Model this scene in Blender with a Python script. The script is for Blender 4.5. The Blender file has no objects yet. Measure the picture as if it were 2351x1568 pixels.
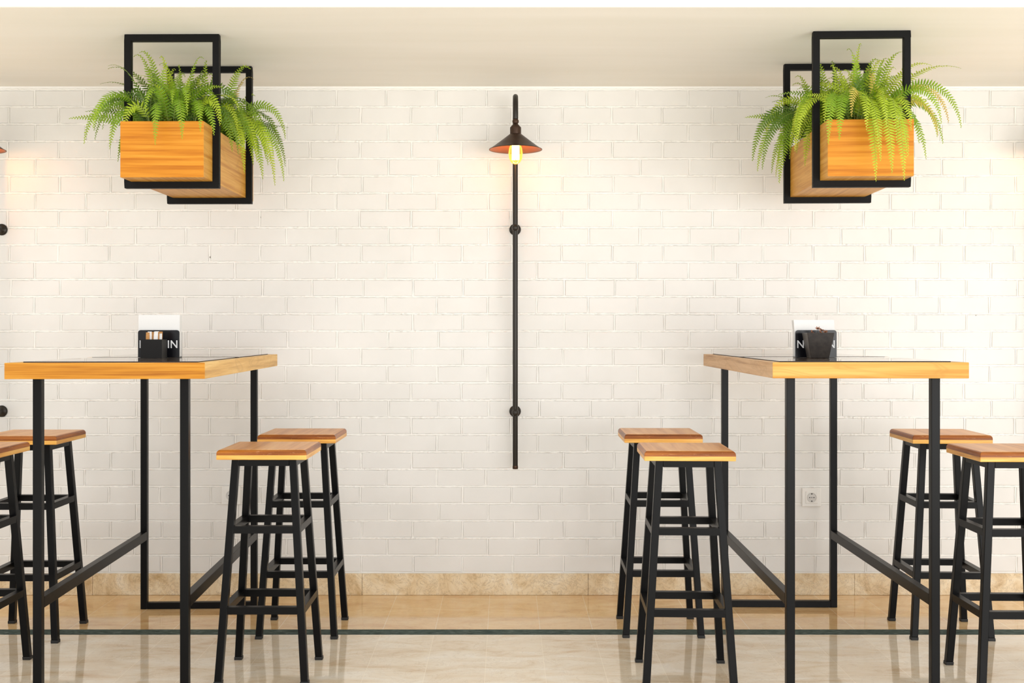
import bpy, bmesh, math, random
from mathutils import Vector, Matrix, Euler
R = math.radians
C = bpy.context.scene.collection
scn = bpy.context.scene

# ------------------------------------------------------------------ camera
F = 2600.0                      # focal length in pixels of the 2351 px frame
CX, CY, EYE = 1160.0, 764.0, 1.2
cam_d = bpy.data.cameras.new('camera'); cam = bpy.data.objects.new('camera', cam_d); C.objects.link(cam)
cam.location = (0, 0, EYE); cam.rotation_euler = (R(90), 0, 0)
cam_d.sensor_width = 36; cam_d.sensor_fit = 'HORIZONTAL'; cam_d.lens = F/2351*36
cam_d.shift_x = (1175.5-CX)/2351; cam_d.shift_y = (CY-784)/2351
cam_d.clip_start = .05; scn.camera = cam
# ------------------------------------------------------------------ world, light, exposure
w = bpy.data.worlds.new('daylight'); scn.world = w; w.use_nodes = True
wn = w.node_tree.nodes; wl = w.node_tree.links
bg = wn['Background']; bg.inputs['Strength'].default_value = .97
bg.inputs['Color'].default_value = (1.0, .995, .985, 1)
def area(name, loc, target, size, size_y, power, col):
    l = bpy.data.lights.new(name, 'AREA'); l.shape = 'RECTANGLE'; l.size = size; l.size_y = size_y
    l.energy = power; l.color = col
    o = bpy.data.objects.new(name, l); C.objects.link(o); o.location = loc
    o.rotation_euler = (Vector(target)-Vector(loc)).to_track_quat('-Z', 'Y').to_euler()
    return o
area('terrace_daylight', (3.2, -1.2, .95), (1.0, 5.2, .25), 4.5, 1.4, 88, (1.0, .995, .985))
sun = bpy.data.lights.new('sun', 'SUN'); sun.energy = 6.0; sun.angle = R(1); sun.color = (1, .97, .92)
so = bpy.data.objects.new('sun', sun); C.objects.link(so); so.rotation_euler = (R(-32), R(8), 0)   # high, from behind the building
vs = scn.view_settings; scn.display_settings.display_device = 'sRGB'
vs.view_transform = 'Standard'; vs.look = 'None'; vs.gamma = 1; vs.use_curve_mapping = False
vs.exposure = 0.46

# ------------------------------------------------------------------ helpers
def at(px, py, y):              # pixel of the photo at depth y -> point in the room
    return Vector(((px-CX)*y/F, y, EYE-(py-CY)*y/F))
def tag(o, label=None, cat=None, group=None, kind=None):
    if label: o['label'] = label
    if cat: o['category'] = cat
    if group: o['group'] = group
    if kind: o['kind'] = kind
    return o
def thing(name, label, cat, loc=(0,0,0), rz=0, group=None):
    o = bpy.data.objects.new(name, None); C.objects.link(o)
    o.empty_display_size = .1; o.location = loc; o.rotation_euler = (0, 0, rz)
    return tag(o, label, cat, group)
def obj(name, bm, mats, parent=None, smooth=False, bevel=0, seg=2, angle=35, loc=None):
    me = bpy.data.meshes.new(name)
    bmesh.ops.recalc_face_normals(bm, faces=bm.faces)
    bm.to_mesh(me); bm.free()
    if not isinstance(mats, (list, tuple)): mats = [mats]
    for m in mats: me.materials.append(m)
    o = bpy.data.objects.new(name, me); C.objects.link(o)
    if smooth:
        for p in me.polygons: p.use_smooth = True
    if bevel:
        b = o.modifiers.new('bevel', 'BEVEL'); b.width = bevel; b.segments = seg
        b.limit_method = 'ANGLE'; b.angle_limit = R(angle); b.harden_normals = False
    if loc: o.location = loc
    if parent: o.parent = parent
    return o
def box(bm, x0, x1, y0, y1, z0, z1, mi=0, M=None):
    vs_ = [Vector((x, y, z)) for z in (z0, z1) for y in (y0, y1) for x in (x0, x1)]
    if M: vs_ = [M @ v for v in vs_]
    v = [bm.verts.new(p) for p in vs_]
    fs = [(0,2,3,1),(4,5,7,6),(0,1,5,4),(2,6,7,3),(0,4,6,2),(1,3,7,5)]
    out = []
    for f in fs:
        fc = bm.faces.new([v[i] for i in f]); fc.material_index = mi; out.append(fc)
    return out
def hexa(bm, bot, top, mi=0):   # two quads of points
    v = [bm.verts.new(p) for p in list(bot)+list(top)]
    for f in [(3,2,1,0),(4,5,6,7)]+[(i,(i+1)%4,4+(i+1)%4,4+i) for i in range(4)]:
        bm.faces.new([v[i] for i in f]).material_index = mi
def lathe(bm, prof, n=32, cen=(0,0,0), mi=0, M=None):
    rings = []
    for r, z in prof:
        ring = []
        if r < 1e-6:
            p = Vector((0,0,z)); p = (M @ p) if M else p
            ring = [bm.verts.new(p+Vector(cen))]
        else:
            for k in range(n):
                a = 2*math.pi*k/n
                p = Vector((r*math.cos(a), r*math.sin(a), z)); p = (M @ p) if M else p
                ring.append(bm.verts.new(p+Vector(cen)))
        rings.append(ring)
    for a, b in zip(rings, rings[1:]):
        for k in range(n):
            k2 = (k+1) % n
            if len(a) == 1 and len(b) == 1: continue
            if len(a) == 1: f = [a[0], b[k], b[k2]]
            elif len(b) == 1: f = [a[k], b[0], a[k2]]
            else: f = [a[k], b[k], b[k2], a[k2]]
            bm.faces.new(f).material_index = mi
def tube(bm, pts, r, n=16, mi=0):
    pts = [Vector(p) for p in pts]; rings = []
    up = Vector((1, 0, 0))
    for i, p in enumerate(pts):
        t = (pts[min(i+1, len(pts)-1)]-pts[max(i-1, 0)]).normalized()
        s = t.cross(up).normalized(); u = s.cross(t).normalized()
        rr = r[i] if isinstance(r, (list, tuple)) else r
        rings.append([bm.verts.new(p+(s*math.cos(a)+u*math.sin(a))*rr) for a in [2*math.pi*k/n for k in range(n)]])
    for a, b in zip(rings, rings[1:]):
        for k in range(n):
            bm.faces.new([a[k], b[k], b[(k+1)%n], a[(k+1)%n]]).material_index = mi
    bm.faces.new(rings[0]); bm.faces.new(rings[-1])
def rounded_plate(bm, w, h, y0, y1, r, z0=0, only_top=True, n=6):
    pts = [(-w/2, z0), (w/2, z0)]
    pts += [(w/2-r+r*math.cos(a), z0+h-r+r*math.sin(a)) for a in [math.pi/2*k/n for k in range(n+1)]]
    pts += [(-w/2+r+r*math.cos(a), z0+h-r+r*math.sin(a)) for a in [math.pi/2+math.pi/2*k/n for k in range(n+1)]]
    a = [bm.verts.new((x, y0, z)) for x, z in pts]; b = [bm.verts.new((x, y1, z)) for x, z in pts]
    bm.faces.new(a); bm.faces.new(b[::-1])
    for i in range(len(pts)):
        j = (i+1) % len(pts); bm.faces.new([a[i], a[j], b[j], b[i]])
def copy_tree(o, parent=None):
    c = o.copy(); C.objects.link(c); c.parent = parent
    for ch in list(o.children): copy_tree(ch, c)
    return c
BM = bmesh.new

# ------------------------------------------------------------------ materials
class NT:
    def __init__(s, name):
        s.m = bpy.data.materials.new(name); s.m.use_nodes = True
        s.t = s.m.node_tree; s.b = s.t.nodes['Principled BSDF']; s.out = s.t.nodes['Material Output']
    def n(s, typ, **kw):
        nd = s.t.nodes.new(typ)
        for k, v in kw.items():
            if k in nd.inputs: nd.inputs[k].default_value = v
            else: setattr(nd, k, v)
        return nd
    def l(s, a, b): s.t.links.new(a, b)
    def coord(s, scale=(1,1,1), rot=(0,0,0), kind='Object', loc=(0,0,0), rnd=False):
        tc = s.n('ShaderNodeTexCoord'); mp = s.n('ShaderNodeMapping')
        mp.inputs['Scale'].default_value = scale; mp.inputs['Rotation'].default_value = rot
        mp.inputs['Location'].default_value = loc
        src = tc.outputs[kind]
        if rnd:
            oi = s.n('ShaderNodeObjectInfo'); ad = s.n('ShaderNodeVectorMath', operation='MULTIPLY_ADD')
            cb = s.n('ShaderNodeCombineXYZ'); 
            for i in range(3): s.l(oi.outputs['Random'], cb.inputs[i])
            ad.inputs[1].default_value = (7.3, 5.1, 3.7)
            s.l(cb.outputs[0], ad.inputs[0]); s.l(src, ad.inputs[2]); src = ad.outputs[0]
        s.l(src, mp.inputs[0]); return mp.outputs[0]
    def ramp(s, fac, stops, interp='LINEAR'):
        r = s.n('ShaderNodeValToRGB'); e = r.color_ramp.elements; r.color_ramp.interpolation = interp
        while len(e) < len(stops): e.new(.5)
        for el, (p, c) in zip(e, stops): el.position = p; el.color = (*c, 1) if len(c) == 3 else c
        s.l(fac, r.inputs[0]); return r.outputs[0]
    def noise(s, vec, scale, detail=4, rough=.55, dist=0):
        nd = s.n('ShaderNodeTexNoise'); nd.inputs['Scale'].default_value = scale; nd.inputs['Detail'].default_value = detail
        nd.inputs['Roughness'].default_value = rough; nd.inputs['Distortion'].default_value = dist
        s.l(vec, nd.inputs['Vector']); return nd.outputs[0]
    def mix(s, fac, a, b, mode='MIX'):
        nd = s.n('ShaderNodeMix'); nd.data_type = 'RGBA'; nd.blend_type = mode
        for k, v in ((0, fac), (6, a), (7, b)):
            if hasattr(v, 'links') or hasattr(v, 'is_linked'): s.l(v, nd.inputs[k])
            elif isinstance(v, (int, float)): nd.inputs[k].default_value = v
            else: nd.inputs[k].default_value = (*v, 1)
        return nd.outputs[2]
    def math(s, op, a, b=0.5):
        nd = s.n('ShaderNodeMath', operation=op)
        for i, v in enumerate((a, b)):
            if hasattr(v, 'is_linked'): s.l(v, nd.inputs[i])
            else: nd.inputs[i].default_value = v
        return nd.outputs[0]
    def bump(s, h, strength=.3, dist=.002):
        nd = s.n('ShaderNodeBump'); nd.inputs['Strength'].default_value = strength; nd.inputs['Distance'].default_value = dist
        s.l(h, nd.inputs['Height']); s.l(nd.outputs[0], s.b.inputs['Normal'])
    def base(s, c):
        if hasattr(c, 'is_linked'): s.l(c, s.b.inputs['Base Color'])
        else: s.b.inputs['Base Color'].default_value = (*c, 1)
    def set(s, **kw):
        for k, v in kw.items(): s.b.inputs[k.replace('_', ' ')].default_value = v
        return s

def simple(name, col, rough=.5, **kw):
    t = NT(name); t.base(col); t.set(Roughness=rough, **kw); return t.m

def wood(name, c_dark, c_mid, c_light, axis='x', rough=.42, fine=1.0, wavy=0.0, rnd=True):
    t = NT(name)
    k = {'x': (1.8, 60, 60), 'y': (60, 1.8, 60), 'z': (60, 60, 1.8)}[axis]
    v = t.coord(k, rnd=rnd)
    n1 = t.noise(v, 1.0*fine, 5, .6, .25)
    k2 = {'x': (2.2, 110, 110), 'y': (110, 2.2, 110), 'z': (110, 110, 2.2)}[axis]
    n2 = t.noise(t.coord(k2, rnd=rnd), 1.0, 3, .7, .1)
    if wavy:
        kk = {'x': (1.3, 6, 6), 'y': (6, 1.3, 6), 'z': (6, 6, 1.3)}[axis]
        n3 = t.noise(t.coord(kk, rnd=rnd), 1.3, 2, .5, .8)
        bands = t.math('SINE', t.math('MULTIPLY', n3, wavy*2.4))
        fig = t.ramp(bands, [(.55, (0,0,0)), (.93, (1,1,1)), (1, (.2,.2,.2))])
        s = n1
    else: s = n1
    s = t.math('ADD', t.math('MULTIPLY', s, .6), t.math('MULTIPLY', n2, .4))
    col = t.ramp(s, [(.36, c_dark), (.49, c_mid), (.62, c_light)])
    if wavy: col = t.mix(t.math('MULTIPLY', fig, .38), col, tuple(.5*(a+b*.7) for a, b in zip(c_dark, c_mid)))
    t.base(col); t.set(Roughness=rough); t.b.inputs['Specular IOR Level'].default_value = .25; t.bump(n2, .15, .0008)
    return t.m

M_metal = simple('black_powder_coat', (.003, .003, .0032), .33, **{'Specular IOR Level': .13})
M_metal_m = simple('black_matt_steel', (.004, .004, .004), .55, **{'Specular IOR Level': .16})
M_rubber = simple('black_foot_plastic', (.008, .008, .008), .6)
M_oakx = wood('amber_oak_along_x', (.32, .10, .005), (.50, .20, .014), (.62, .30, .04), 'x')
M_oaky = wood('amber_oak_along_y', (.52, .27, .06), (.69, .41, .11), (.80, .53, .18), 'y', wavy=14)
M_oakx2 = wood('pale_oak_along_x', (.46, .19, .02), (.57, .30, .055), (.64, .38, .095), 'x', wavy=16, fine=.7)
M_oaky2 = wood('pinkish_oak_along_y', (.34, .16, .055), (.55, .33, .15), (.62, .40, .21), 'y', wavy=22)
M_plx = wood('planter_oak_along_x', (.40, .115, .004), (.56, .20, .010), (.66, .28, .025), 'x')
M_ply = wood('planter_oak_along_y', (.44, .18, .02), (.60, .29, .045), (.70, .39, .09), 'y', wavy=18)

def seat_mat():
    t = NT('laminated_seat_wood')
    g = t.noise(t.coord((26, 1.8, 26), rnd=True), 1.0, 4, .6, .4)
    top = t.ramp(g, [(.3, (.46, .17, .04)), (.5, (.66, .31, .09)), (.7, (.76, .42, .16))])  # paler than the lip: sheen on the top face put into the colour
    gx = t.noise(t.coord((3, 3, 60), rnd=True), 1.0, 4, .6, .3)
    side_hi = t.ramp(gx, [(.3, (.13, .03, .003)), (.5, (.27, .075, .008)), (.72, (.48, .16, .02))])
    side_lo = t.ramp(gx, [(.3, (.50, .20, .04)), (.5, (.78, .40, .08)), (.7, (.88, .55, .16))])
    tc = t.n('ShaderNodeTexCoord'); sp = t.n('ShaderNodeSeparateXYZ'); t.l(tc.outputs['Object'], sp.inputs[0])
    low = t.math('LESS_THAN', sp.outputs[2], .0155)
    side = t.mix(low, side_hi, side_lo)
    # worn scratches on the rounded lip
    sc = t.noise(t.coord((30, 30, 160), rnd=True), 1.2, 5, .7, 1.2)
    worn = t.ramp(sc, [(.60, (0,0,0)), (.66, (1,1,1))])
    side = t.mix(t.math('MULTIPLY', worn, .28), side, (.75, .45, .25))
    geo = t.n('ShaderNodeNewGeometry'); sn = t.n('ShaderNodeSeparateXYZ')
    hi = t.math('GREATER_THAN', sp.outputs[2], .0325)
    t.base(t.mix(hi, side, top)); t.set(Roughness=.32); t.b.inputs['Specular IOR Level'].default_value = .3
    t.bump(g, .08, .0006)
    return t.m
M_seat = seat_mat()

def paint_brick(name, lumpy):
    t = NT(name)
    v = t.coord((1,1,1))
    n = t.noise(v, 3.2, 3, .6)
    k = 1.12 if lumpy else .96  # joints paler than bricks: light caught by the beads put into the colour
    c = t.ramp(n, [(.3, (.79*k, .78*k, .75*k)), (.7, (.85*k, .84*k, .815*k))])
    vo = t.n('ShaderNodeTexVoronoi'); vo.inputs['Scale'].default_value = 5.5 if not lumpy else 9
    t.l(v, vo.inputs['Vector'])
    sc_ = t.n('ShaderNodeSeparateColor'); t.l(vo.outputs['Color'], sc_.inputs[0])
    chip = t.math('MULTIPLY', t.math('LESS_THAN', vo.outputs['Distance'], .018 if not lumpy else .045), t.math('GREATER_THAN', sc_.outputs[0], .82))
    c = t.mix(t.math('MULTIPLY', chip, .7), c, (.12, .09, .06))
    t.base(c)
    t.set(Roughness=.5)
    a = t.noise(v, 45 if not lumpy else 75, 5, .65, .3)
    t.bump(a, .25 if not lumpy else .6, .0018 if not lumpy else .003)
    return t.m
M_brick = paint_brick('white_painted_brick', False)
M_mortar = paint_brick('white_painted_mortar', True)

def floor_mat():
    t = NT('polished_marble_tiles')
    v = t.coord((1, 1, 1))
    n1 = t.noise(t.coord((1.2, 3.2, 1)), 2.6, 8, .62, .9)
    col = t.ramp(n1, [(.28, (.60, .43, .26)), (.45, (.76, .64, .47)), (.6, (.82, .74, .60)), (.75, (.86, .81, .72))])
    n2 = t.noise(v, 9, 7, .7, 1.4)
    vein = t.ramp(n2, [(.485, (0,0,0)), (.5, (1,1,1)), (.515, (0,0,0))])
    col = t.mix(t.math('MULTIPLY', vein, .25), col, (.30, .17, .08))
    sp = t.n('ShaderNodeSeparateXYZ'); t.l(v, sp.inputs[0])
    x, y = sp.outputs[0], sp.outputs[1]
    def line(c, off, pitch, width):
        a = t.math('ADD', c, -off+100*pitch); a = t.math('DIVIDE', a, pitch); a = t.math('FRACT', a)
        a = t.math('ABSOLUTE', t.math('ADD', a, -.5)); return t.math('LESS_THAN', a, width/pitch/2)
    far = t.math('GREATER_THAN', y, 4.541)
    col = t.mix(far, col, t.mix(.9, col, (.96, .72, .42), 'MULTIPLY'))
    # joints running away from the camera, pitch 0.212
    lx = line(x, .141-.106, .212, .0022)
    ly = line(y, 4.58-.3, .60, .002)
    j = t.math('MAXIMUM', lx, ly)
    # per-tile tint
    fx = t.math('FLOOR', t.math('DIVIDE', t.math('ADD', x, -.141+21.2), .212))
    wn_ = t.n('ShaderNodeTexWhiteNoise'); wn_.noise_dimensions = '1D'; t.l(fx, wn_.inputs['W'])
    col = t.mix(t.math('MULTIPLY', wn_.outputs['Value'], .16), col, (.45, .30, .15))
    col = t.mix(t.math('MULTIPLY', j, .55), col, (.90, .80, .62))
    # dark green marble strip parallel to the wall
    s = t.math('LESS_THAN', t.math('ABSOLUTE', t.math('ADD', y, -4.541)), .040)
    n3 = t.noise(t.coord((6, 30, 1)), 4, 6, .7, .6)
    green = t.ramp(n3, [(.35, (.045, .06, .055)), (.55, (.10, .125, .11)), (.72, (.22, .26, .24))])
    col = t.mix(s, col, green)
    t.base(col); t.set(Roughness=.05, IOR=1.75)
    t.l(t.math('MULTIPLY', t.math('SUBTRACT', 1.0, s), .5), t.b.inputs['Specular IOR Level'])
    b = t.noise(v, 1.4, 2, .5); t.bump(b, .05, .004)
    return t.m
M_floor = floor_mat()
def marble_base():
    t = NT('veined_cream_marble')
    n1 = t.noise(t.coord((1.6, 1, 1.6)), 3.2, 8, .68, 1.6)
    col = t.ramp(n1, [(.3, (.52, .35, .17)), (.45, (.74, .58, .36)), (.6, (.84, .72, .52)), (.76, (.90, .84, .74))])
    n2 = t.noise(t.coord((1,1,1)), 14, 7, .72, 2.2)
    vein = t.ramp(n2, [(.48, (0,0,0)), (.5, (1,1,1)), (.52, (0,0,0))])
    col = t.mix(t.math('MULTIPLY', vein, .5), col, (.24, .14, .07))
    t.base(col); t.set(Roughness=.28); return t.m
M_marble = marble_base()
def ceiling_mat():
    t = NT('cream_ceiling_plaster')
    n = t.noise(t.coord((.5, 5, 1)), 1.5, 3, .5)
    t.base(t.ramp(n, [(.3, (.80, .78, .71)), (.7, (.84, .82, .76))])); t.set(Roughness=.75)
    t.bump(t.noise(t.coord((1,1,1)), 6, 3), .1, .004); return t.m
M_ceil = ceiling_mat()
M_fascia = simple('cream_fascia_paint', (.74, .715, .64), .7)

# ------------------------------------------------------------------ the room
WALL, CEIL, EDGE = 5.192, 2.33, 3.93
bm = BM(); box(bm, -6, 6, -7, 2.5, -.1, -.0005)  # unseen terrace paving, made pale to bounce sunlight onto ceiling and wall
tag(obj('bounce_paving_1', bm, simple('pale_bounce_stone', (.68, .66, .61), .7)), kind='structure')
bm = BM(); box(bm, -6, 6, 2.5, 5.6, -.1, 0)
tag(obj('floor', bm, M_floor), kind='structure')
bm = BM(); box(bm, -6, 6, EDGE, 5.6, CEIL, CEIL+.5)
for f in bm.faces:
    if f.normal.y < -.5 or abs(f.calc_center_median().y-EDGE) < 1e-4: f.material_index = 1
tag(obj('ceiling', bm, [M_ceil, M_fascia], bevel=.004), kind='structure')

random.seed(4)
bm = BM()
W0, W1 = -3.4, 3.4
box(bm, W0, W1, WALL+.0032, WALL+.25, 0, CEIL, 1)
pitch = .0791; ztop = 2.2356; JW = .0095
joint0 = [-.084, -.2003, -.077, -.196]
rows = []
for i in range(-1, 29):
    z1 = ztop - i*pitch; z0 = z1 - pitch
    rows.append((z0, z1))
for i, (z0, z1) in enumerate(rows):
    if z0 < .02: continue
    off = (-.084 if i % 2 == 0 else -.2) + random.uniform(-.008, .008)
    zb, zt = max(z0+JW/2, .02), min(z1-JW/2, CEIL)
    if zt-zb < .01: continue
    k = -16
    if i % 2 == 0: off += .003
    x = off - 16*.2306
    while x < W1:
        k += 1; xe = off+k*.2306+random.uniform(-.004, .004)
        a, b = max(x+JW/2, W0), min(xe-JW/2, W1)
        if b-a > .02:
            dy = random.uniform(-.0006, .0006); c = .0022
            tl = random.uniform(-.0006, .0006)
            j = lambda: random.uniform(-.0016, .0016)
            p = [(a+j(), zb+j()), (b+j(), zb+j()), (b+j(), zt+j()), (a+j(), zt+j())]
            back = [bm.verts.new((q[0], WALL+.004, q[1])) for q in p]
            mid = [bm.verts.new((q[0], WALL+.0004+dy, q[1])) for q in p]
            ins = [(c, c), (-c, c), (-c, -c), (c, -c)]
            fr = [bm.verts.new((q[0]+d[0], WALL-.0012+dy+tl*(1 if d[0] > 0 else -1), q[1]+d[1])) for q, d in zip(p, ins)]
            for s1, s2 in ((back, mid), (mid, fr)):
                for q in range(4):
                    bm.faces.new([s1[q], s1[(q+1)%4], s2[(q+1)%4], s2[q]])
            bm.faces.new(fr)
            xm = b+JW/2+random.uniform(-.001, .001); hw_ = random.uniform(.003, .0048); rg = []
            for zz in (zb-.002, (zb+zt)/2+random.uniform(-.01, .01), zt+.002):
                jx = random.uniform(-.0012, .0012); dd = random.uniform(.0008, .0034)
                rg.append([bm.verts.new((xm+jx+u, WALL+v, zz)) for u, v in ((-hw_, .0033), (-hw_*.5, .0004-dd), (hw_*.5, .0004-dd), (hw_, .0033))])
            for g0, g1 in zip(rg, rg[1:]):
                for q in range(3): bm.faces.new([g0[q], g0[q+1], g1[q+1], g1[q]]).material_index = 1
        x = xe
# lumpy paint beads along the horizontal joints
for i, (z0, z1) in enumerate(rows):
    if z1 > CEIL-.01 or z1 < .11: continue
    xs = W0; prev = None
    dens = random.choice([.4, .8, 1.1])
    while xs < W1:
        h = .0052 + random.uniform(-.0012, .0016); d = random.uniform(.0002, .0046)*dens
        zz = z1 + random.uniform(-.0009, .0009)
        ring = [bm.verts.new((xs, WALL+.0033, zz-h)), bm.verts.new((xs, WALL+.0002-d, zz-h*.45)),
                bm.verts.new((xs, WALL+.0002-d, zz+h*.45)), bm.verts.new((xs, WALL+.0033, zz+h))]
        if prev:
            for q in range(3): bm.faces.new([prev[q], prev[q+1], ring[q+1], ring[q]]).material_index = 1
        prev = ring; xs += random.uniform(.006, .013)
tag(obj('wall_back', bm, [M_brick, M_mortar]), kind='structure')

# marble skirting: slabs of one baseboard
bm = BM()
edges = [-3.4]
for px in (-140, 215, 832, 1350, 1960, 2480): edges.append((px-CX)/500.8)
edges.append(3.4)
for a, b in zip(edges, edges[1:]): box(bm, a+.0006, b-.0006, WALL-.014, WALL+.003, .0005, .098)
tag(obj('baseboard_back', bm, M_marble, bevel=.0015), kind='structure')

# ------------------------------------------------------------------ bar stools
def frustum_leg(bm, bx, by, tx, ty, w, z0, z1):
    h = w/2
    q = lambda cx, cy, z: [(cx-h, cy-h, z), (cx+h, cy-h, z), (cx+h, cy+h, z), (cx-h, cy+h, z)]
    hexa(bm, q(bx, by, z0), q(tx, ty, z1))
FT, TP, ZL, TW = .148, .0985, .766, .0255      # half spacing at feet, at top, leg length, tube width
def make_stool():
    t = thing('bar_stool', 'x', 'stool')
    bm = BM(); box(bm, -.154, .154, -.154, .154, 0, .034)
    # round the top lip only
    es = [e for e in bm.edges if all(v.co.z > .03 for v in e.verts)]
    bmesh.ops.bevel(bm, geom=es, offset=.013, segments=4, profile=.5, affect='EDGES')
    s = obj('seat', bm, M_seat, t, loc=(0, 0, ZL+.0005), bevel=.002, angle=50)
    for sx in (-1, 1):
        for sy in (-1, 1):
            bm = BM(); f = lambda z: FT+(TP-FT)*z/ZL
            frustum_leg(bm, sx*f(.012), sy*f(.012), sx*TP, sy*TP, TW, .012, ZL)
            lg = obj('leg', bm, M_metal, t, bevel=.002)
            bm = BM(); frustum_leg(bm, sx*f(0), sy*f(0), sx*f(.012), sy*f(.012), TW+.0025, 0, .012)
            obj('foot_cap', bm, M_rubber, lg, bevel=.0015)
    bm = BM(); a = TP-TW/2; h = .0125
    for sgn in (-1, 1):
        box(bm, -a, a, sgn*TP-h, sgn*TP+h, ZL-.0255, ZL-.0005)
        box(bm, sgn*TP-h, sgn*TP+h, -a, a, ZL-.0255, ZL-.0005)
    obj('seat_frame', bm, M_metal, t)
    for zc in (.523, .249):
        p = FT+(TP-FT)*zc/ZL; a = p-TW/2+.001; h = .0125
        for sgn in (-1, 1):
            bm = BM(); box(bm, -a, a, sgn*p-h, sgn*p+h, zc-h, zc+h); obj('rung', bm, M_metal, t)
            bm = BM(); box(bm, sgn*p-h, sgn*p+h, -a, a, zc-h, zc+h); obj('rung', bm, M_metal, t)
    return t
stool0 = make_stool()
stools = [
 (-.832, 4.016, 0,    'wooden-seat bar stool in front, on the lamp side of the left table'),
 (-.8185, 4.592, 0,   'bar stool nearer the wall, on the lamp side of the left table'),
 (-1.890, 4.535, 0,   'bar stool nearer the wall, on the outer side of the left table'),
 (-1.904, 4.017, 0,   'leftmost bar stool, cut by the picture edge, seat behind a front table leg'),
 (.626, 4.610, -1,    'bar stool nearer the wall, on the lamp side of the right table'),
 (.630, 3.978, -2,    'bar stool with worn seat edge in front, on the lamp side of right table'),
 (1.753, 4.572, -2.5, 'bar stool nearer the wall, on the outer side of the right table'),
 (1.750, 3.950, -1,   'rightmost bar stool, cut by the picture edge, seat with scratched lip'),
]
for i, (x, y, a, lab) in enumerate(stools):
    o = stool0 if i == 0 else copy_tree(stool0)
    o.location = (x, y, 0); o.rotation_euler = (0, 0, R(a)); tag(o, lab, 'stool', 'bar stools around the two tall tables')

# ------------------------------------------------------------------ tall tables
def panel_mat():
    t = NT('dark_grey_brown_top_panel')
    g = t.noise(t.coord((2, 30, 1), rnd=True), 1, 5, .65, .5)
    t.base(t.ramp(g, [(.3, (.08, .055, .04)), (.5, (.19, .145, .11)), (.7, (.32, .27, .21))])); t.set(Roughness=.025)
    return t.m
M_panel = panel_mat()
M_dark_edge = simple('dark_panel_edge', (.02, .013, .01), .6)
M_topglass = simple('glossy_cream_top', (.66, .54, .40), .03)
TH, TT = 1.105, .0515
def make_table(lab, x, y, rz, legx, oakx, oaky, fy, by):
    t = thing('bar_table', lab, 'table', (x, y, 0), rz, 'tall tables with wooden tops')
    hw, hd = .3138, .707
    bm = BM(); b = .032; z0 = TH-TT
    def mitre(p):      # p: 4 ground points (outer a, outer b, inner b, inner a)
        bm = BM(); hexa(bm, [(q[0], q[1], z0) for q in p], [(q[0], q[1], TH) for q in p]); return bm
    bm.free()
    fr = [(-hw,-hd),(hw,-hd),(hw-b,-hd+b),(-hw+b,-hd+b)]
    obj('edge_board', mitre(fr), oakx, t, bevel=.0012)
    obj('edge_board', mitre([(-q[0], -q[1]) for q in fr]), oakx, t, bevel=.0012)
    sd = [(hw,-hd),(hw,hd),(hw-b,hd-b),(hw-b,-hd+b)]
    obj('edge_board', mitre(sd), oaky, t, bevel=.0012)
    obj('edge_board', mitre([(-q[0], -q[1]) for q in sd]), oaky, t, bevel=.0012)
    bm = BM(); box(bm, -hw+b, hw-b, -hd+b, hd-b, z0+.004, TH-.0008); obj('tabletop', bm, M_topglass, t)
    for y0, y1 in ((-hd+.06, -.045), (.03, hd-.035)):
        bm = BM(); box(bm, -hw+.036, hw-.036, y0, y1, TH-.0008, TH+.0026)
        for f in bm.faces:
            zs = [v.co.z for v in f.verts]; f.material_index = 0 if min(zs) > TH+.002 else 1
        obj('top_panel', bm, [M_panel, M_dark_edge], t, bevel=.0008)
    L = .028; h = L/2
    for lx in legx:
        for ly in (fy, by):
            bm = BM(); box(bm, lx-h, lx+h, ly-h, ly+h, 0 if 1 else L, z0); obj('leg', bm, M_metal, t, bevel=.0015)
        bm = BM(); box(bm, lx-h, lx+h, fy+h, by-h, .300, .337); obj('side_rail', bm, M_metal, t, bevel=.0015)
    for ly in (fy, by):
        bm = BM(); box(bm, legx[0]+h, legx[1]-h, ly-h, ly+h, .0, L); obj('foot_rail', bm, M_metal, t, bevel=.0015)
    return t
TL = make_table('tall table with amber oak edge boards and black legs, left of the wall lamp', -1.295, 4.293, R(2.2), (-.250, .2235), M_oakx, M_oaky, -.590, .645)
TR = make_table('tall table with paler oak edge boards and black legs, right of the wall lamp', 1.186, 4.343, R(-1.03), (-.235, .239), M_oakx2, M_oaky2, -.607, .620)

# ------------------------------------------------------------------ napkin holders and what stands before them
M_plate = simple('black_acrylic', (.006, .006, .008), .2, **{'Specular IOR Level': .3})
M_white = simple('white_print', (.85, .85, .85), .5)
def napkin_mat():
    t = NT('white_paper'); v = t.coord((1, 1, 1))
    t.base((.80, .79, .765)); t.set(Roughness=.85); t.bump(t.noise(v, 120, 3), .2, .001); return t.m
M_paper = napkin_mat()
def text_mesh(name, s, size, mat, parent, loc, width=None):
    cu = bpy.data.curves.new(name, 'FONT'); cu.body = s; cu.size = size; cu.extrude = .0003
    cu.align_x = 'CENTER'; cu.space_character = 1.06; cu.offset = .0004
    tmp = bpy.data.objects.new('tmp', cu); C.objects.link(tmp)
    dg = bpy.context.evaluated_depsgraph_get(); me = bpy.data.meshes.new_from_object(tmp.evaluated_get(dg))
    C.objects.unlink(tmp); bpy.data.objects.remove(tmp)
    if width:
        xs = [v.co.x for v in me.vertices]; k = width/(max(xs)-min(xs)); c0 = (max(xs)+min(xs))/2
        for v in me.vertices: v.co.x = (v.co.x-c0)*k
    me.materials.clear(); me.materials.append(mat)
    o = bpy.data.objects.new(name, me); C.objects.link(o); o.parent = parent
    o.location = loc; o.rotation_euler = (R(90), 0, 0); return o
ZT = TH+.0030
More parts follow.
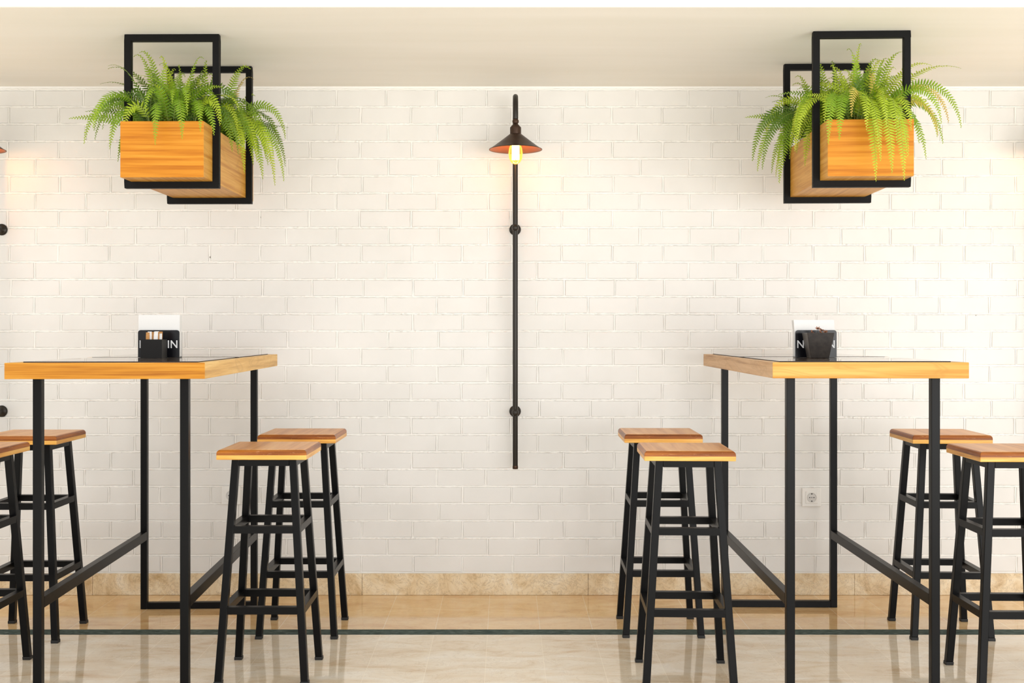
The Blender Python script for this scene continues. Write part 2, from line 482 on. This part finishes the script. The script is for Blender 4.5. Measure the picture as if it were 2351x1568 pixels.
def napkin_holder(lab, loc, rz):
    t = thing('napkin_holder', lab, 'napkin holder', loc, rz, 'black napkin holders with white lettering')
    bm = BM(); rounded_plate(bm, .153, .102, -.001, .002, .010); obj('front_plate', bm, M_plate, t, bevel=.0005)
    bm = BM(); rounded_plate(bm, .153, .102, .036, .039, .010); obj('back_plate', bm, M_plate, t, bevel=.0005)
    bm = BM(); box(bm, -.0765, .0765, .002, .036, 0, .003); obj('base_plate', bm, M_plate, t)
    text_mesh('lettering', 'NAPKIN', .041, M_white, t, (-.0005, -.0013, .0355), .139)
    return t
def napkins(lab, loc, rz, lean, h, w=.152, dx=0):
    t = thing('napkin_stack', lab, 'napkins', loc, rz)
    bm = BM(); random.seed(int(abs(loc[0])*100))
    for k in range(8):
        y0 = .0065+k*.0034; dz = random.uniform(-.0015, .0012); lx = random.uniform(-.0008, .0008)+dx
        l0 = lean*(k/8+.3)
        pts_b = [(-w/2+lx, y0, .0032), (w/2+lx, y0, .0032), (w/2+lx, y0+.0030, .0032), (-w/2+lx, y0+.0030, .0032)]
        pts_m = [(a, b+l0*.1, .10) for a, b, c in pts_b]
        pts_t = [(a+dx*.5, b+l0, h+dz) for a, b, c in pts_b]
        hexa(bm, pts_b, pts_m); hexa(bm, pts_m, pts_t)
    obj('napkin', bm, M_paper, t); return t
nl = at(364.5, 821, 4.215)
t = napkin_holder('black napkin holder on the left table, behind the box of sugar sachets', (nl.x, 4.215, ZT), R(2))
napkins('white napkins standing in the holder on the left table', (nl.x, 4.215, ZT+.0), R(2), .004, .158)
nr = at(1873.5, 822, 4.22)
napkin_holder('black napkin holder on the right table, behind the tapered pot', (nr.x, 4.22, ZT), R(-1))
napkins('white napkins leaning over in the holder on the right table', (nr.x, 4.22, ZT), R(-1), .012, .139, .150, -.0035)

# sachet box
sx = at(352, 821, 4.14).x
M_blk = simple('black_card', (.008, .007, .0065), .45, **{'Specular IOR Level': .25})
sb = thing('sachet_box', 'small open black box of sugar sachets on the left table', 'box', (sx, 4.115, ZT), R(-1))
bm = BM(); w_, d_, h_, th = .078, .060, .068, .0018
for a in ((-w_/2, w_/2, 0, th, 0, h_), (-w_/2, w_/2, d_-th, d_, 0, h_), (-w_/2, -w_/2+th, th, d_-th, 0, h_), (w_/2-th, w_/2, th, d_-th, 0, h_), (-w_/2+th, w_/2-th, th, d_-th, 0, th)):
    box(bm, *a)
obj('box_body', bm, M_blk, sb)
M_kraft = simple('brown_sachet_paper', (.50, .24, .07), .6)
random.seed(3)
sach = [(-.0245, M_kraft, .083, .010), (-.0165, M_paper, .086, -.01), (-.0045, M_kraft, .084, .0), (.0035, M_paper, .086, .05), (.011, M_kraft, .085, .02), (.019, M_paper, .079, .02),
        (-.021, M_paper, .082, .03), (-.010, M_kraft, .085, -.03), (.001, M_paper, .087, 0), (.0145, M_kraft, .086, .04)]
SW = ['leftmost brown', 'white, second from left,', 'wide brown middle', 'narrow white centre', 'brown right-of-centre', 'rightmost short white', 'white back left', 'brown back left', 'white back centre', 'brown back right']
for k, (x, m, h, tl) in enumerate(sach):
    bm = BM(); wd = .0125 if m is M_kraft else .0145; h += .008
    yy = .008+.004*(k % 3) + (.026 if k >= 6 else 0)
    Mx = Matrix.Translation((sx+x*.95+.0075, 4.115+yy, ZT+.0024)) @ Matrix.Rotation(tl, 4, 'Y')
    for z_, ty in ((0, .0006), (.3, .0016), (.7, .0016), (1, .0003)): pass
    prof = [(0, .0004), (.15, .0016), (.85, .0016), (.93, .0004), (1, .0004)]
    prev = None
    for q, th_ in prof:
        ring = [bm.verts.new(Mx @ Vector(p)) for p in ((-wd/2, -th_, q*h), (wd/2, -th_, q*h), (wd/2, th_, q*h), (-wd/2, th_, q*h))]
        if prev:
            for e in range(4): bm.faces.new([prev[e], prev[(e+1)%4], ring[(e+1)%4], ring[e]])
        else: bm.faces.new(ring)
        prev = ring
    bm.faces.new(prev)
    tag(obj('sugar_sachet', bm, m), f'{SW[k]} sugar sachet in the small black box', 'sachet', 'sugar sachets in the black box')

# tapered pot with dried flower heads
px_ = at(1880.5, 821, 4.12).x
pt = thing('tapered_pot', 'black tapered square pot with dried brown seed heads on the right table', 'pot', (px_, 4.135, ZT), R(-3))
bm = BM()
a, b_, h = .033, .0485, .092
q = lambda s, z: [(-s, -s, z), (s, -s, z), (s, s, z), (-s, s, z)]
o_ = [[bm.verts.new(p) for p in q(a, 0)], [bm.verts.new(p) for p in q(b_, h)], [bm.verts.new(p) for p in q(b_-.003, h)], [bm.verts.new(p) for p in q(b_-.006, h-.012)]]
for s1, s2 in zip(o_, o_[1:]):
    for e in range(4): bm.faces.new([s1[e], s1[(e+1)%4], s2[(e+1)%4], s2[e]])
bm.faces.new(o_[0]); bm.faces.new(o_[-1])
def pot_mat():
    t = NT('dark_bronze_black_pot'); t.base(t.ramp(t.noise(t.coord((1,1,1)), 60, 4), [(.35, (.010,.006,.004)), (.7, (.03,.022,.016))])); t.set(Roughness=.33); return t.m
obj('pot_body', bm, pot_mat(), pt, bevel=.0012)
M_dry = simple('dried_brown_petals', (.30, .11, .045), .6)
M_dry2 = simple('dark_seed', (.035, .015, .01), .5)
random.seed(8)
for (dx, dy, dz, s) in [(-.025, -.01, .093, .8), (.0, .0, .106, 1.0), (.011, -.008, .101, 1.0), (.027, .0, .094, .8), (.004, -.015, .094, .7)]:
    bm = BM()
    for k in range(6):
        an = k*math.pi/3+random.uniform(-.2, .2); c = Vector((math.cos(an), math.sin(an), 0)); sd = Vector((-c.y, c.x, 0))
        s *= 1.0; L = .0115*s
        p = [c*.001, c*L*.5+sd*.0026*s+Vector((0,0,.003)), c*L+Vector((0,0,.005)), c*L*.5-sd*.0026*s+Vector((0,0,.003))]
        lo = [x_-Vector((0,0,.0012)) for x_ in p]
        hexa(bm, lo, p)
    fl = obj('seed_head', bm, M_dry, pt, loc=(dx, dy, dz)); fl.rotation_euler = (random.uniform(.2, 1.0), random.uniform(-.5, .5), random.uniform(0, 3))
    bm = BM(); bmesh.ops.create_icosphere(bm, subdivisions=2, radius=.0026*s); obj('seed', bm, M_dry2, fl, loc=(0, 0, .002))
    bm = BM(); tube(bm, [(0, 0, 0), (0, .001, -.008), (-dx*.3, .002, -.016)], .0008, 6); st = obj('stem', bm, M_dry2, pt, loc=(dx, dy, dz))

# ------------------------------------------------------------------ wall lamps
def bronze():
    t = NT('dark_bronze_metal')
    n = t.noise(t.coord((1,1,1)), 30, 4)
    t.base(t.ramp(n, [(.3, (.045, .026, .018)), (.7, (.085, .048, .032))])); t.set(Roughness=.42, Metallic=.75); return t.m
M_bronze = bronze()
M_pole = simple('blackened_bronze_pole', (.022, .018, .014), .38, Metallic=.3)
M_shade_in = simple('copper_inside_shade', (.24, .10, .055), .5, Metallic=.2)
def bulb_glass():
    t = NT('amber_bulb_glass')
    tr = t.n('ShaderNodeBsdfTransparent'); tr.inputs[0].default_value = (1, .80, .45, 1)
    gl = t.n('ShaderNodeBsdfGlossy'); gl.inputs['Roughness'].default_value = .05
    em = t.n('ShaderNodeEmission'); em.inputs['Color'].default_value = (1, .45, .08, 1); em.inputs['Strength'].default_value = .40
    ad = t.n('ShaderNodeAddShader'); mx = t.n('ShaderNodeMixShader'); fr = t.n('ShaderNodeFresnel'); fr.inputs[0].default_value = 1.3
    t.l(fr.outputs[0], mx.inputs[0]); t.l(tr.outputs[0], mx.inputs[1]); t.l(gl.outputs[0], mx.inputs[2])
    t.l(mx.outputs[0], ad.inputs[0]); t.l(em.outputs[0], ad.inputs[1]); t.l(ad.outputs[0], t.out.inputs[0]); return t.m
def fil():
    t = NT('glowing_filament'); t.b.inputs['Emission Color'].default_value = (1, .56, .22, 1); t.b.inputs['Emission Strength'].default_value = 19
    t.base((1, .6, .3)); return t.m
M_glass = bulb_glass(); M_fil = fil()
def make_lamp():
    t = thing('wall_lamp', 'x', 'lamp', (0, WALL, 0))
    yp, yd = -.092, -.240        # pole and drop in front of the wall
    r = .0117
    ztop_ = 2.258; ra = (yp-yd)/2
    pts = [(0, yp, EYE-(1076-CY)*(WALL+yp)/F), (0, yp, 1.4), (0, yp, 1.8), (0, yp, 2.0), (0, yp, ztop_-ra)]
    yc = (yp+yd)/2
    for k in range(1, 17):
        a = math.pi*k/16; pts.append((0, yc+ra*math.cos(a), ztop_-r-ra+ra*math.sin(a)))
    pts.append((0, yd, 2.135))
    bm = BM(); tube(bm, pts, r, 20); obj('pole', bm, M_pole, t, smooth=True, bevel=.0001)
    bm = BM()
    for z in (pts[0][2]+.012,): lathe(bm, [(0, -.013), (.0122, -.013), (.0128, -.004), (.0122, .002)], 20, (0, yp, z))
    obj('end_cap', bm, M_bronze, t, smooth=True)
    for z in (EYE+(764-526)*(WALL-.03)/F, EYE+(764-945)*(WALL-.03)/F):
        bm = BM(); RX = Matrix.Rotation(R(90), 4, 'X')
        lathe(bm, [(0, -.002), (.0265, -.002), (.0265, .004), (.021, .008), (.012, .012), (.0095, .02), (.0095, .072)], 28, (0, -.001, z), M=RX)
        f = obj('wall_bracket', bm, M_pole, t, smooth=True)
        bm = BM(); bmesh.ops.create_uvsphere(bm, u_segments=20, v_segments=12, radius=.0162, matrix=Matrix.Translation((0, yp-.004, z))); obj('clamp_ball', bm, M_pole, f, smooth=True)
    bm = BM(); bmesh.ops.create_uvsphere(bm, u_segments=20, v_segments=12, radius=.0145, matrix=Matrix.Translation((0, yd, 2.124))); obj('knuckle', bm, M_bronze, t, smooth=True)
    bm = BM(); lathe(bm, [(0, 2.115), (.010, 2.114), (.013, 2.110), (.024, 2.098), (.0245, 2.095), (.0245, 2.066), (.02, 2.062)], 28, (0, yd, 0))
    obj('socket', bm, M_bronze, t, smooth=True, bevel=.0002)
    bm = BM()
    prof = [(.020, 2.069), (.0255, 2.0685), (.030, 2.065), (.055, 2.0455), (.085, 2.0225), (.110, 2.0045), (.1165, 2.002), (.1165, 2.000)]
    lathe(bm, prof, 56, (0, yd, 0), 0)
    inner = [(.1165, 2.000), (.1095, 2.0025), (.084, 2.0205), (.055, 2.0432), (.030, 2.062), (.020, 2.064)]
    lathe(bm, inner, 56, (0, yd, 0), 1)
    bmesh.ops.remove_doubles(bm, verts=bm.verts, dist=1e-6)
    obj('lamp_shade', bm, [M_bronze, M_shade_in], t, smooth=True)
    bm = BM()
    lathe(bm, [(.0128, 2.064), (.0135, 2.05), (.020, 2.03), (.029, 2.005), (.0315, 1.985), (.029, 1.962), (.020, 1.945), (.008, 1.9375), (0, 1.936)], 28, (0, yd, 0))
    b = obj('bulb', bm, M_glass, t, smooth=True)
    bm = BM()
    for k in range(8):
        a0 = 2*math.pi*k/8; a1 = 2*math.pi*(k+.5)/8
        tube(bm, [(.0125*math.cos(a0), yd+.0125*math.sin(a0), 2.026), (.0135*math.cos(a1), yd+.0135*math.sin(a1), 1.957)], .0046, 6)
    obj('filament', bm, M_fil, b)
    bm = BM(); lathe(bm, [(.004, 2.06), (.0035, 2.0), (0, 1.96)], 10, (0, yd, 0)); obj('glass_stem', bm, M_glass, b, smooth=True)
    return t
lamp = make_lamp()
LX = at(1183, 764, WALL-.09).x
lamp.location = (LX, WALL, 0)
tag(lamp, 'bronze gooseneck wall lamp on a long pole between the two tables', 'lamp', 'gooseneck wall lamps')
l2 = copy_tree(lamp); l2.location = (at(0, 764, WALL-.02).x, WALL, 0)
tag(l2, 'bronze wall lamp almost wholly cut off at the left picture edge', 'lamp', 'gooseneck wall lamps')
l3 = copy_tree(lamp); l3.location = (2.425, WALL, 0)
tag(l3, 'bronze wall lamp just beyond the right picture edge, seen by its glow', 'lamp', 'gooseneck wall lamps')

# ------------------------------------------------------------------ power sockets on the wall
M_plastic = simple('white_socket_plastic', (.82, .81, .78), .3)
M_hole = simple('dark_socket_hole', (.01, .01, .01), .6)
def socket(lab, px, py, face=True):
    c = at(px, py, WALL-.005)
    t = thing('wall_socket', lab, 'socket', (c.x, WALL-.002, c.z), 0, 'white sockets on the brick wall')
    bm = BM(); box(bm, -.0435, .0435, -.010, 0.004, -.0425, .0425); obj('cover_plate', bm, M_plastic, t, bevel=.003)
    RX = Matrix.Rotation(R(90), 4, 'X')
    bm = BM(); box(bm, -.0275, .0275, -.0125, -.0095, -.0275, .0275)
    ins = obj('socket_insert', bm, M_plastic, t, bevel=.0015)
    bm = BM(); lathe(bm, [(.0225, .0126), (.0215, .0138), (.0198, .0138), (.019, .0127), (.0175, .0129), (0, .0129)], 36, (0, 0, 0), M=RX)
    obj('socket_ring', bm, simple('grey_white_recess', (.62, .61, .59), .35), t, smooth=True)
    bm = BM()
    for x, z, r_ in ((-.0095, 0, .0024), (.0095, 0, .0026), (0, 0, .0022)):
        lathe(bm, [(r_, .0129), (r_, .0133), (0, .0133)], 12, (x, 0, z), M=RX)
    for s in (-1, 1): box(bm, -.003, .003, -.0134, -.0128, s*.0165-.0022, s*.0165+.0022)
    obj('pin_hole', bm, M_hole, t)
    return t
socket('white two-pin power socket on the wall between the right table legs', 1862.5, 1141.5)
socket('white power socket partly hidden behind a stool leg beside the left table', 531, 1137)

# ------------------------------------------------------------------ hanging planters
def soil_mat():
    t = NT('dark_potting_soil'); n = t.noise(t.coord((1,1,1)), 60, 6)
    t.base(t.ramp(n, [(.3, (.012, .008, .005)), (.7, (.06, .04, .022))])); t.set(Roughness=.95); t.bump(n, .8, .01); return t.m
M_soil = soil_mat()
def planter(lab, x, y, rz, W=.359, H=.583):
    t = thing('hanging_planter', lab, 'planter', (x, y, CEIL), rz, 'wooden box planters hung from the ceiling')
    B = .0245; h = W/2
    for fy in (-.2585, .2585):
        bm = BM(); a, c = fy-B/2, fy+B/2
        box(bm, -h, h, a, c, -B-.001, -.001); box(bm, -h, h, a, c, -H, -H+B)
        box(bm, -h, -h+B, a, c, -H+B, -B-.001); box(bm, h-B, h, a, c, -H+B, -B-.001)
        bmesh.ops.remove_doubles(bm, verts=bm.verts, dist=1e-6)
        obj('hanger_frame', bm, M_metal_m, t, bevel=.001)
    z0 = -H+B+.0005; z1 = z0+.207; bw = h-B-.0005; bd = .3855; th = .018
    bm = BM()
    o_b = [(-bw,-bd,z0),(bw,-bd,z0),(bw,bd,z0),(-bw,bd,z0)]; o_t = [(p[0],p[1],z1) for p in o_b]
    i_t = [(-bw+th,-bd+th,z1),(bw-th,-bd+th,z1),(bw-th,bd-th,z1),(-bw+th,bd-th,z1)]; i_b = [(p[0],p[1],z0+th) for p in i_t]
    V = [[bm.verts.new(p) for p in q] for q in (o_b, o_t, i_t, i_b)]
    bm.faces.new(V[0][::-1]).material_index = 1
    for s1, s2 in zip(V, V[1:]):
        for e in range(4):
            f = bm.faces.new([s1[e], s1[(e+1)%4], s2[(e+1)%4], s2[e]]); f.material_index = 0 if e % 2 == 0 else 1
    bm.faces.new(V[3])
    obj('planter_box', bm, [M_plx, M_ply], t, bevel=.0015)
    bm = BM(); n = 14; g = []
    sw, sd = bw-th-.001, bd-th-.001
    random.seed(6)
    for i in range(n+1):
        g.append([bm.verts.new((-sw+2*sw*j/8, -sd+2*sd*i/n, z1-.022+random.uniform(-.006, .008))) for j in range(9)])
    for i in range(n):
        for j in range(8): bm.faces.new([g[i][j], g[i][j+1], g[i+1][j+1], g[i+1][j]])
    obj('soil', bm, M_soil, t, smooth=True)
    return t
PL = (-1.258, 4.553, R(-.8)); PR = (1.344, 4.505, R(2.1)*-1)
planter('oak box planter in two black frames on the ceiling, left of the wall lamp', *PL)
planter('oak box planter in two black frames on the ceiling, right of the wall lamp', *PR, .3605, .585)

# ------------------------------------------------------------------ ferns
def leaf_mat(name, dark, light, tip):
    t = NT(name)
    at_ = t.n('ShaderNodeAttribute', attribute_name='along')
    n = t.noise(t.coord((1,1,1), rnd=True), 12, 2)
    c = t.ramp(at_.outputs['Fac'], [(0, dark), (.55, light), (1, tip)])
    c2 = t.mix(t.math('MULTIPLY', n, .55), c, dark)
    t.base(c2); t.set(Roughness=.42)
    tl = t.n('ShaderNodeBsdfTranslucent'); t.l(c2, tl.inputs[0])
    mx = t.n('ShaderNodeMixShader'); mx.inputs[0].default_value = .30
    t.l(t.b.outputs[0], mx.inputs[1]); t.l(tl.outputs[0], mx.inputs[2]); t.l(mx.outputs[0], t.out.inputs[0])
    return t.m
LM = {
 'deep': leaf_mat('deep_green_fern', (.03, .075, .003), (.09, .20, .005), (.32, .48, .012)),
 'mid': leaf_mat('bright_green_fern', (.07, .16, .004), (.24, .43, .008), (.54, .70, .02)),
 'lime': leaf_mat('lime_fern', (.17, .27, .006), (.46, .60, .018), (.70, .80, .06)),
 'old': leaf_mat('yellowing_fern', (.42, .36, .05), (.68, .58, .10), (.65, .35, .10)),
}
M_rachis = simple('fern_stalk', (.20, .26, .04), .5)
def frond(parent, b, tip, kind, rnd, up=None, wid=1.0, origin=Vector((0,0,0)), keep=None):
    d = tip-b; dh = Vector((d.x, d.y, 0)); L = dh.length
    if up is None: up = .09+.45*L*(1 if d.z < .05 else .2)
    if d.z > .08:
        p1 = b+dh*.18+Vector((0,0,d.z*.65+.02)); p2 = b+dh*.62+Vector((0,0,d.z*1.12+.01))
    else:
        hz = max(d.z, -.02)+up
        p1 = b+dh*.22+Vector((0,0,hz)); p2 = b+dh*.92+Vector((0,0,hz*.95 if d.z > -.1 else max(hz*.75, d.z*.25)))
    def B(t): return b*(1-t)**3+p1*3*t*(1-t)**2+p2*3*t*t*(1-t)+tip*t**3
    def T(t): return ((p1-b)*(1-t)**2+(p2-p1)*2*t*(1-t)+(tip-p2)*t*t).normalized()
    n = 60; pts = [B(i/n) for i in range(n+1)]; cum = [0]
    for i in range(n): cum.append(cum[-1]+(pts[i+1]-pts[i]).length)
    tot = cum[-1]
    bm = BM(); lay = bm.verts.layers.float.new('along')
    # stalk
    ring0 = None
    for i in range(0, n+1, 3):
        t = i/n; tg = T(t); s = tg.cross(Vector((.13, .05, 1))).normalized(); u = s.cross(tg)
        r = .0013*(1-.7*t)
        ring = [bm.verts.new(pts[i]-origin+(s*math.cos(a)+u*math.sin(a))*r) for a in (0, 2.1, 4.2)]
        if ring0:
            for q in range(3): bm.faces.new([ring0[q], ring0[(q+1)%3], ring[(q+1)%3], ring[q]]).material_index = 1
        ring0 = ring
    side0 = dh.cross(Vector((0,0,1))); side0 = side0.normalized() if side0.length > 1e-4 else Vector((1,0,0))
    fa = rnd.uniform(.25, .95); face = Vector((rnd.uniform(-.3, .3), -fa, 1.05-fa)); step = .0106
    s = .035+rnd.uniform(0, .02); k = 0; i = 0
    maxl = (.021+.022*min(tot, .5))*wid*rnd.uniform(.85, 1.1)
    while s < tot-.001:
        while i < n-1 and cum[i+1] < s: i += 1
        t = (i+(s-cum[i])/max(cum[i+1]-cum[i], 1e-6))/n
        p = B(t)-origin; tg = T(t); q = s/tot
        nr = (face-tg*face.dot(tg)).normalized(); side = tg.cross(nr).normalized()
        env = min(1, .45+q*2.2)*min(1, (1-q)*2.0+.10)
        ln = maxl*env*rnd.uniform(.88, 1.08); w = .0045*(.6+.4*env)
        sg = 1 if k % 2 == 0 else -1
        dr = (side*sg+tg*(.28+.25*q)+nr*rnd.uniform(-.22, .12)).normalized()
        wv = (tg-dr*tg.dot(dr)).normalized(); nn = dr.cross(wv)
        sag = nn*(-.12*ln*sg)
        P = [p-wv*w*.5, p+wv*w*.8, p+dr*ln*.30+wv*w*.95+sag*.2, p+dr*ln*.65+wv*w*.72+sag*.5, p+dr*ln+sag+wv*w*.2,
             p+dr*ln*.65-wv*w*.45+sag*.5, p+dr*ln*.30-wv*w*.72+sag*.2]
        M1 = p+dr*ln*.3+nn*w*.3; M2 = p+dr*ln*.65+nn*w*.2+sag*.5
        vv = [bm.verts.new(x) for x in P]+[bm.verts.new(M1), bm.verts.new(M2)]
        for x in vv: x[lay] = min(1, q*.85+rnd.uniform(0, .15))
        for fc in ((0,7,6),(0,1,7),(1,2,7),(2,3,8,7),(3,4,8),(4,5,8),(5,6,7,8)):
            bm.faces.new([vv[a] for a in fc])
        k += 1; s += step/2*1.02
    me = bpy.data.meshes.new('frond'); bm.to_mesh(me); bm.free()
    if keep is not None: keep.append((me, kind)); return None
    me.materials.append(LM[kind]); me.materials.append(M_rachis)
    for pl in me.polygons: pl.use_smooth = False
    o = bpy.data.objects.new('frond', me); C.objects.link(o); o.parent = parent
    return o
def fern(lab, pl, tips, fill, seed, kinds, cross):
    rnd = random.Random(seed)
    cx, cy, rz = pl; zb = CEIL-.583+.0245+.207-.018
    M = Matrix.Translation((cx, cy, 0)) @ Matrix.Rotation(rz, 4, 'Z')
    root = thing('fern', lab, 'fern', (cx, cy, zb), 0, 'sword ferns in the hanging planters')
    org = Vector((cx, cy, zb))
    n = 0
    for (px, py, y, k) in tips:
        tip = at(px, py, y)
        l = M.inverted() @ tip
        bx = max(-.10, min(.10, l.x*.55+rnd.uniform(-.04, .04))); by = max(-.33, min(.33, l.y*.8+rnd.uniform(-.06, .06)))
        b = M @ Vector((bx, by, zb))
        # keep the stalk clear of the box rim
        frond(root, b, tip, k, rnd, origin=org); n += 1
    stuff = []
    for j in range(fill+120):
        by = rnd.uniform(-.31, .31); bx = rnd.uniform(-.10, .10)
        an = rnd.uniform(0, 2*math.pi); ra = .06+.22*rnd.random()
        tx = bx+ra*math.cos(an); ty = max(-.40, min(.42, by+ra*math.sin(an)*.8))
        tz = zb+.03+.24*rnd.random()**1.2*(1.25-ra*1.8)
        if abs(tx) > .19 and rnd.random() < .6: tz = zb-rnd.uniform(-.04, .10)
        b = M @ Vector((bx, by, zb)); tip = M @ Vector((tx, ty, tz))
        frond(root, b, tip, rnd.choice(kinds), rnd, origin=org, wid=.9, keep=None if j < fill else stuff)
    # the rest of the fronds, tangled in the middle of the plant, as one part
    bm = BM(); ml = []
    for me, kind in stuff:
        if kind not in ml: ml.append(kind)
        n0 = len(bm.faces); bm.from_mesh(me); bm.faces.ensure_lookup_table()
        for f in bm.faces[n0:]: f.material_index = len(LM) if f.material_index == 1 else list(LM).index(kind)
        bpy.data.meshes.remove(me)
    me = bpy.data.meshes.new('inner_foliage'); bm.to_mesh(me); bm.free()
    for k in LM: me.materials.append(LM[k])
    me.materials.append(M_rachis)
    o = bpy.data.objects.new('inner_foliage', me); C.objects.link(o); o.parent = root; o['kind'] = 'stuff'
    return root
TL_ = [(158,272,4.45,'mid'),(193,331,4.35,'mid'),(218,322,4.5,'deep'),(252,342,4.25,'mid'),(247,158,4.55,'deep'),(320,122,4.4,'mid'),(306,131,4.45,'mid'),
 (356,333,4.10,'mid'),(418,319,4.08,'mid'),(460,302,4.10,'mid'),(409,154,4.5,'mid'),(474,144,4.55,'mid'),(575,159,4.7,'mid'),(583,182,4.75,'old'),(586,221,4.8,'mid'),
 (617,252,4.8,'deep'),(663,293,4.7,'deep'),(655,318,4.7,'mid'),(652,417,4.6,'mid'),(631,427,4.5,'lime'),(561,398,4.40,'lime'),(533,347,4.42,'mid'),(491,311,4.18,'mid'),
 (196,256,4.5,'deep'),(333,262,4.1,'mid'),(496,165,4.45,'mid'),(230,193,4.6,'deep'),(640,333,4.75,'deep'),(603,412,4.55,'mid'),(285,300,4.2,'lime'),(395,240,4.1,'mid'),
 (430,265,4.08,'mid'),(545,300,4.4,'lime'),(580,330,4.5,'lime'),(605,300,4.6,'mid'),(560,350,4.45,'lime'),(520,250,4.35,'mid'),(365,150,4.5,'mid'),(450,180,4.4,'lime'),
 (260,250,4.3,'mid'),(350,200,4.3,'lime'),(590,370,4.5,'lime'),(575,290,4.6,'deep'),(300,220,4.3,'deep'),(505,290,4.2,'lime'),(615,380,4.6,'mid')]
TR_ = [(1711,270,4.6,'mid'),(1728,370,4.5,'deep'),(1732,347,4.6,'mid'),(1750,390,4.45,'deep'),(1789,420,4.5,'mid'),(1739,392,4.55,'mid'),(1757,225,4.7,'mid'),
 (1820,195,4.6,'mid'),(1825,179,4.65,'mid'),(1876,148,4.4,'mid'),(1979,106,4.35,'lime'),(2140,151,4.5,'lime'),(2207,157,4.6,'lime'),(2207,294,4.4,'mid'),(2178,283,4.3,'old'),
 (2126,366,4.3,'mid'),(2154,311,4.3,'old'),(2011,418,4.02,'lime'),(2022,371,4.0,'lime'),(2048,398,4.0,'lime'),(2076,415,4.0,'lime'),(1902,331,4.02,'mid'),(1927,322,4.02,'mid'),
 (1848,381,4.4,'lime'),(1965,150,4.45,'mid'),(2081,123,4.4,'mid'),(1893,280,4.1,'lime'),(2143,210,4.5,'mid'),(2163,230,4.4,'lime'),(2060,330,4.02,'lime'),(2092,300,4.05,'lime'),
 (1990,300,4.02,'lime'),(1800,330,4.5,'deep'),(1770,300,4.55,'mid'),(1850,260,4.3,'lime'),(2110,330,4.2,'mid'),(2130,260,4.3,'lime'),(1955,270,4.05,'old'),(2100,200,4.3,'mid'),
 (2040,180,4.3,'mid'),(1920,180,4.35,'mid'),(2035,290,4.02,'lime'),(2085,360,4.05,'lime'),(1785,370,4.5,'mid'),(1820,300,4.4,'lime'),(2165,330,4.4,'mid')]
fern('leafy green sword fern spilling out of the left oak planter', PL, TL_, 53, 11, ['deep', 'mid', 'mid', 'lime', 'deep'], 0)
fern('yellow-green sword fern with some browning fronds in the right oak planter', PR, TR_, 53, 23, ['mid', 'lime', 'mid', 'lime', 'mid', 'deep', 'lime', 'old'], 0)
